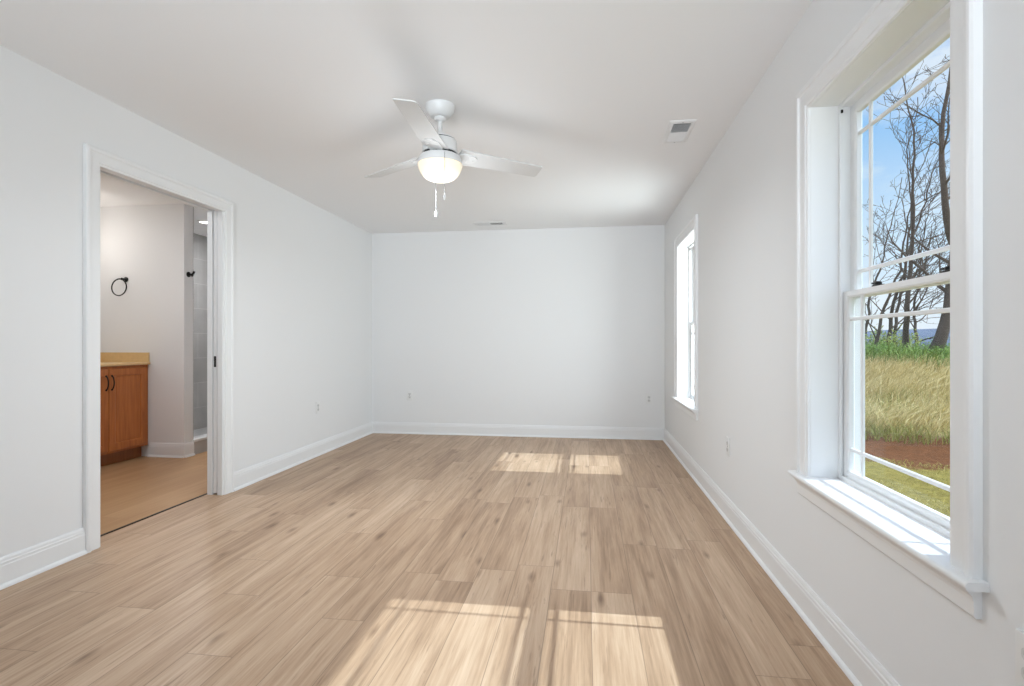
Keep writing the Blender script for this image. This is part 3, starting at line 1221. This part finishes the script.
def leafy(name, c1, c2, rough=0.7):
    """colour that differs from blade to blade"""
    m = bpy.data.materials.new(name)
    m.use_nodes = True
    nt = m.node_tree
    N, L = nt.nodes.new, nt.links.new
    b = nt.nodes['Principled BSDF']
    g = N('ShaderNodeNewGeometry')
    mx = N('ShaderNodeMix')
    mx.data_type = 'RGBA'
    mx.inputs['A'].default_value = (*c1, 1)
    mx.inputs['B'].default_value = (*c2, 1)
    L(g.outputs['Random Per Island'], mx.inputs['Factor'])
    L(mx.outputs['Result'], b.inputs['Base Color'])
    b.inputs['Roughness'].default_value = rough
    b.inputs['Specular IOR Level'].default_value = 0.2
    return m


M_GROUND = ground_mat()
nx, ny = 110, 130
gx0, gx1, gy0, gy1 = XR + WT_R, 60.0, -8.0, 75.0
vs, fs = [], []
for j in range(ny + 1):
    for i in range(nx + 1):
        u, w = i / nx, j / ny
        x = gx0 + (gx1 - gx0) * u ** 1.8
        y = gy0 + (gy1 - gy0) * w ** 1.5
        vs.append((x, y, ground_z(x, y)))
for j in range(ny):
    for i in range(nx):
        a = j * (nx + 1) + i
        fs.append((a, a + 1, a + nx + 2, a + nx + 1))
m = MB().add(vs, fs)
struct(m.build('ground_outside', M_GROUND, smooth=True, angle=180), 'yard and grassy bank outside the windows', 'ground')

# distant ridge; distance haze is painted in as a blue-grey base colour
vs, fs = [], []
n = 80
for k in range(n + 1):
    a = R(-20 + 110 * k / n)
    hgt = 13 + 6 * noise.noise(Vector((k * 0.09, 0.3, 0))) + 2.0 * noise.noise(Vector((k * 0.4, 5.3, 0)))
    for r, z in ((420, -30), (480, -6 + hgt * 0.62), (560, hgt), (640, -30)):
        vs.append((r * math.sin(a), r * math.cos(a), z))
for k in range(n):
    for i in range(3):
        fs.append((k * 4 + i, k * 4 + i + 1, (k + 1) * 4 + i + 1, (k + 1) * 4 + i))
m = MB().add(vs, fs)
struct(m.build('hill_distant', mat('haze-tinted forested ridge', (0.15, 0.17, 0.215), 1.0, spec=0.0, var=0.25, vscale=0.05), smooth=True, angle=180),
       'low haze-blue ridge on the horizon behind the bare trees', 'hill')
# far lowland between meadow and ridge
m = MB()
m.add([(-200, 60, -1.5), (500, 60, -1.5), (500, 700, -14), (-200, 700, -14)], [(0, 1, 2, 3)])
struct(m.build('ground_far', mat('far lowland', (0.12, 0.13, 0.07), 1.0, spec=0.0, var=0.3, vscale=0.05)), 'far lowland beyond the trees', 'ground')


def blades(rng, count, t0, t1, l0, l1, h0, h1, w, lean, bend=0.4, dens=None):
    m = MB()
    for _ in range(count):
        t = rng.uniform(t0, t1)
        l = rng.uniform(l0, l1) * (0.4 + 0.6 * t / t1)
        p = DIR * t + LAT * l
        if p.x < XR + WT_R + 0.15:
            continue
        if dens and rng.random() > dens(p, t):
            continue
        z = ground_z(p.x, p.y) - 0.02
        h = rng.uniform(h0, h1)
        a = rng.uniform(0, 2 * PI)
        side = Vector((math.cos(a), math.sin(a), 0)) * w * rng.uniform(0.6, 1.3)
        ln = Vector((lean[0] + rng.gauss(0, bend), lean[1] + rng.gauss(0, bend), 0))
        b0 = Vector((p.x, p.y, z))
        b1 = b0 + ln * h * 0.35 + Vector((0, 0, h * 0.6))
        b2 = b0 + ln * h * 1.0 + Vector((0, 0, h * 0.92))
        m.add([b0 - side, b0 + side, b1 + side * 0.7, b1 - side * 0.7, b2], [(0, 1, 2, 3), (3, 2, 4)])
    return m


rng = random.Random(4)
patch = lambda s, lo: (lambda p, t: max(0, min(1, 0.55 + 1.1 * fract_noise(p.x, p.y, s) + lo)))
o = blades(rng, 36000, 3.5, 9.4, -4, 4, 0.03, 0.08, 0.004, (0, 0), 0.6, patch(1.3, 0.2)).build('lawn_grass', leafy('short lawn grass', (0.32, 0.28, 0.06), (0.58, 0.46, 0.16)), fix=False)
tag(o, 'short yellow-green lawn grass below the near window', 'grass', kind='stuff')
o = blades(rng, 60000, 11.3, 17.8, -6, 6, 0.20, 0.48, 0.007, (LAT.x * 0.5, LAT.y * 0.5), 0.45, patch(0.8, 0.35)).build(
    'meadow_grass', leafy('dry meadow grass', (0.50, 0.38, 0.14), (0.92, 0.76, 0.38)), fix=False)
tag(o, 'tall pale dry grass on the bank beyond the bare soil', 'grass', kind='stuff')
o = blades(rng, 22000, 10.8, 14.2, -6, 6, 0.12, 0.36, 0.007, (0, 0), 0.5, patch(1.1, -0.15)).build('green_grass', leafy('green meadow grass', (0.26, 0.28, 0.06), (0.48, 0.42, 0.13)), fix=False)
tag(o, 'green grass along the foot of the dry bank', 'grass', kind='stuff')

o = blades(rng, 16000, 17.0, 21.5, -6, 6, 0.25, 0.75, 0.014, (0, 0), 0.5, patch(0.9, 0.2)).build('undergrowth', leafy('green undergrowth', (0.12, 0.22, 0.03), (0.34, 0.42, 0.10)), fix=False)
tag(o, 'green undergrowth around the feet of the bare trees', 'undergrowth', kind='stuff')

# bare trees
M_BARK = mat('grey-brown bark', (0.125, 0.092, 0.072), 0.95, spec=0.1, var=0.45, vscale=6)


def limb(rng, mb, p, d, length, r, depth, up, bias, sides):
    """one branch and everything that grows from it"""
    n = max(3, int(length / 0.28))
    pts, rad = [p.copy()], [r]
    q = p.copy()
    d = d.normalized()
    kids = []
    for k in range(1, n + 1):
        d = (d + Vector((rng.gauss(0, 0.13), rng.gauss(0, 0.13), rng.gauss(0, 0.10) + up)) + bias * 0.03).normalized()
        q = q + d * (length / n)
        pts.append(q.copy())
        rr = max(0.0055, r * (1 - 0.85 * k / n))
        rad.append(rr)
        if depth > 0 and k >= 1:
            for _ in range(rng.choice((0, 1, 1, 1, 2))):
                kids.append((q.copy(), d.copy(), rr, k / n))
    mb.tube(pts, rad, sides)
    for (q, d, rr, f) in kids:
        ax = d.orthogonal().normalized()
        ax = Matrix.Rotation(rng.uniform(0, 2 * PI), 3, d) @ ax
        nd = (Matrix.Rotation(R(rng.uniform(28, 62)), 3, ax) @ d) + bias * 0.35 + Vector((0, 0, 0.12))
        limb(rng, mb, q, nd, length * rng.uniform(0.32, 0.58) * (1.1 - 0.5 * f), max(0.006, rr * 0.6), depth - 1, up * 1.1, bias, 4)


def tree(seed, t, l, pts, r0, label, nb=12, start=0.12, blen=(1.2, 2.8), bias=LAT * 0.45, depth=2):
    """pts: trunk course as (side offset, height) above its foot"""
    rng = random.Random(seed)
    p = DIR * t + LAT * l
    z = ground_z(p.x, p.y) - 0.1
    root = empty('bare_tree', (p.x, p.y, z))
    tag(root, label, 'tree', 'bare trees beyond the bank')
    tr, rad, N_ = [], [], 26
    top = pts[-1][1]
    dph = [rng.gauss(0, 0.25) for _ in pts]
    for k in range(N_ + 1):
        h = top * k / N_
        for i in range(len(pts) - 1):
            if pts[i][1] <= h <= pts[i + 1][1] + 1e-6:
                f = (h - pts[i][1]) / (pts[i + 1][1] - pts[i][1])
                f = f * f * (3 - 2 * f) * 0.5 + f * 0.5
                s = pts[i][0] + (pts[i + 1][0] - pts[i][0]) * f
                dd = dph[i] + (dph[i + 1] - dph[i]) * f
                break
        q = LAT * (s + rng.gauss(0, 0.02)) + DIR * (dd * min(1, h)) + Vector((0, 0, h))
        tr.append(q)
        rad.append(max(0.012, r0 * (1.0 - 0.93 * (k / N_) ** 0.58) * (1 + 0.35 * math.exp(-h * 2.5))))
    MBt = MB()
    MBt.tube(tr, rad, 9)
    MBt.build('trunk', M_BARK, root, smooth=True, angle=60, fix=False)
    for b in range(nb):
        f = start + (0.98 - start) * (b + rng.random()) / nb
        k = min(N_ - 1, int(f * N_))
        q = tr[k]
        a = rng.uniform(0, 2 * PI)
        d = DIR * math.cos(a) * 0.8 + LAT * math.sin(a) + Vector((0, 0, rng.uniform(0.5, 1.1))) + bias
        m = MB()
        limb(rng, m, q, d, rng.uniform(*blen) * (1.1 - 0.45 * f), rad[k] * 0.46, depth, 0.03, bias, 5)
        m.build('branch', M_BARK, root, smooth=True, angle=60, fix=False)
    return root


def side_of(px, Z):
    """lateral offset of something seen at column px when it stands t = Z along DIR"""
    al = math.atan((px - 512) / F_PX) - YAW - R(28)
    return Z * math.tan(al)


Zt = 16.0
k = Zt / F_PX * 1.12
tree(11, 19.2, side_of(931, 19.2), [(0, 0), (0.35, 1.6), (0.50, 3.1), (0.34, 4.4), (0.22, 5.6), (0.24, 7.0), (0.55, 9.0), (0.9, 11.0)], 0.19,
     'thickest bare tree, dark trunk leaning right beyond the bank', 16)
tree(23, 20.0, side_of(904, 20.0), [(0, 0), (0.06, 1.8), (0.20, 3.2), (0.23, 5.0), (0.24, 7.0), (0.05, 8.2), (-0.2, 9.6)], 0.105,
     'straight bare tree standing in the middle of the near window view', 15)
tree(31, 21.6, side_of(884, 21.6), [(0, 0), (0.2, 1.6), (0.6, 3.4), (1.1, 5.4), (1.7, 7.6)], 0.085, 'slender bare tree slanting right, next left of the straight one', 13)
tree(37, 20.6, side_of(872, 20.6), [(0, 0), (0.25, 1.5), (0.75, 3.2), (1.0, 5.2), (1.5, 7.0)], 0.07, 'thin bare tree slanting right at the left of the near window view', 13)
tree(41, 22.8, side_of(893, 22.8), [(0, 0), (0.1, 1.6), (0.35, 3.2), (0.5, 5.2), (0.4, 7.2), (0.7, 9.0)], 0.075, 'spindly bare tree just behind the straight one', 12)
tree(47, 22.2, side_of(948, 22.2), [(0, 0), (0.3, 1.5), (0.8, 3.5), (1.0, 6.0), (0.9, 9.0)], 0.10, 'bare tree behind and right of the thickest trunk', 12)
tree(53, 23.4, side_of(862, 23.4), [(0, 0), (0.2, 2.0), (0.7, 4.0), (1.2, 6.6)], 0.08, 'bare sapling at the window edge, leftmost in the view', 12)
tree(59, 25.8, side_of(918, 25.8), [(0, 0), (-0.1, 2.0), (0.1, 4.0), (0.4, 6.6)], 0.08, 'far slim bare tree seen between the two biggest trunks', 12)


def shrub(seed, t, l, w, h, label, mt):
    rng = random.Random(seed)
    p = DIR * t + LAT * l
    z = ground_z(p.x, p.y) - 0.05
    root = empty('green_shrub', (p.x, p.y, z))
    tag(root, label, 'shrub', 'green shrubs at the foot of the trees')
    m = MB()
    tips = []
    for _ in range(9):
        a = rng.uniform(0, 2 * PI)
        e = Vector((math.cos(a) * w * rng.uniform(0.3, 0.9), math.sin(a) * w * rng.uniform(0.3, 0.9), h * rng.uniform(0.55, 1.0)))
        m.tube([Vector((0, 0, 0)), e * 0.5 + Vector((0, 0, h * 0.12)), e], [0.014, 0.009, 0.005], 5)
        tips.append(e)
    m.build('stem', M_BARK, root, fix=False)
    m = MB()
    for _ in range(1300):
        e = rng.choice(tips)
        f = rng.uniform(0.3, 1.05)
        c = e * f + Vector((rng.gauss(0, w * 0.2), rng.gauss(0, w * 0.2), rng.gauss(0, h * 0.10)))
        c.z = max(0.03, c.z)
        d = Vector((rng.gauss(0, 1), rng.gauss(0, 1), rng.gauss(0, 1))).normalized()
        s = d.orthogonal().normalized() * 0.026
        d = d * rng.uniform(0.055, 0.10)
        m.add([c - d * 0.5, c + s, c + d * 0.5, c - s], [(0, 1, 2, 3)])
    m.build('foliage', mt, root, fix=False)


M_LEAF = leafy('fresh green leaves', (0.08, 0.17, 0.02), (0.24, 0.36, 0.06))
M_LEAF2 = leafy('yellow-green leaves', (0.20, 0.26, 0.04), (0.42, 0.44, 0.10))
for i, (px, t, w, h, lab, mt) in enumerate((
        (868, 15.2, 0.8, 0.65, 'low green shrub at the left edge of the near window view', M_LEAF),
        (886, 15.6, 0.7, 0.55, 'low green shrub left of the straight bare tree', M_LEAF),
        (900, 17.6, 0.8, 1.1, 'yellow-green shrub behind the straight bare tree', M_LEAF2),
        (914, 15.3, 0.7, 0.50, 'green shrub between the two biggest trunks', M_LEAF),
        (940, 14.9, 0.8, 0.60, 'bright green shrub in front of the thickest trunk', M_LEAF),
        (955, 16.4, 0.9, 0.80, 'green shrub right of the thickest trunk', M_LEAF),
        (878, 18.4, 0.9, 1.2, 'yellow-green shrub deep among the thin trees', M_LEAF2))):
    shrub(100 + i, t * 1.22, side_of(px, t * 1.22), w, h, lab, mt)
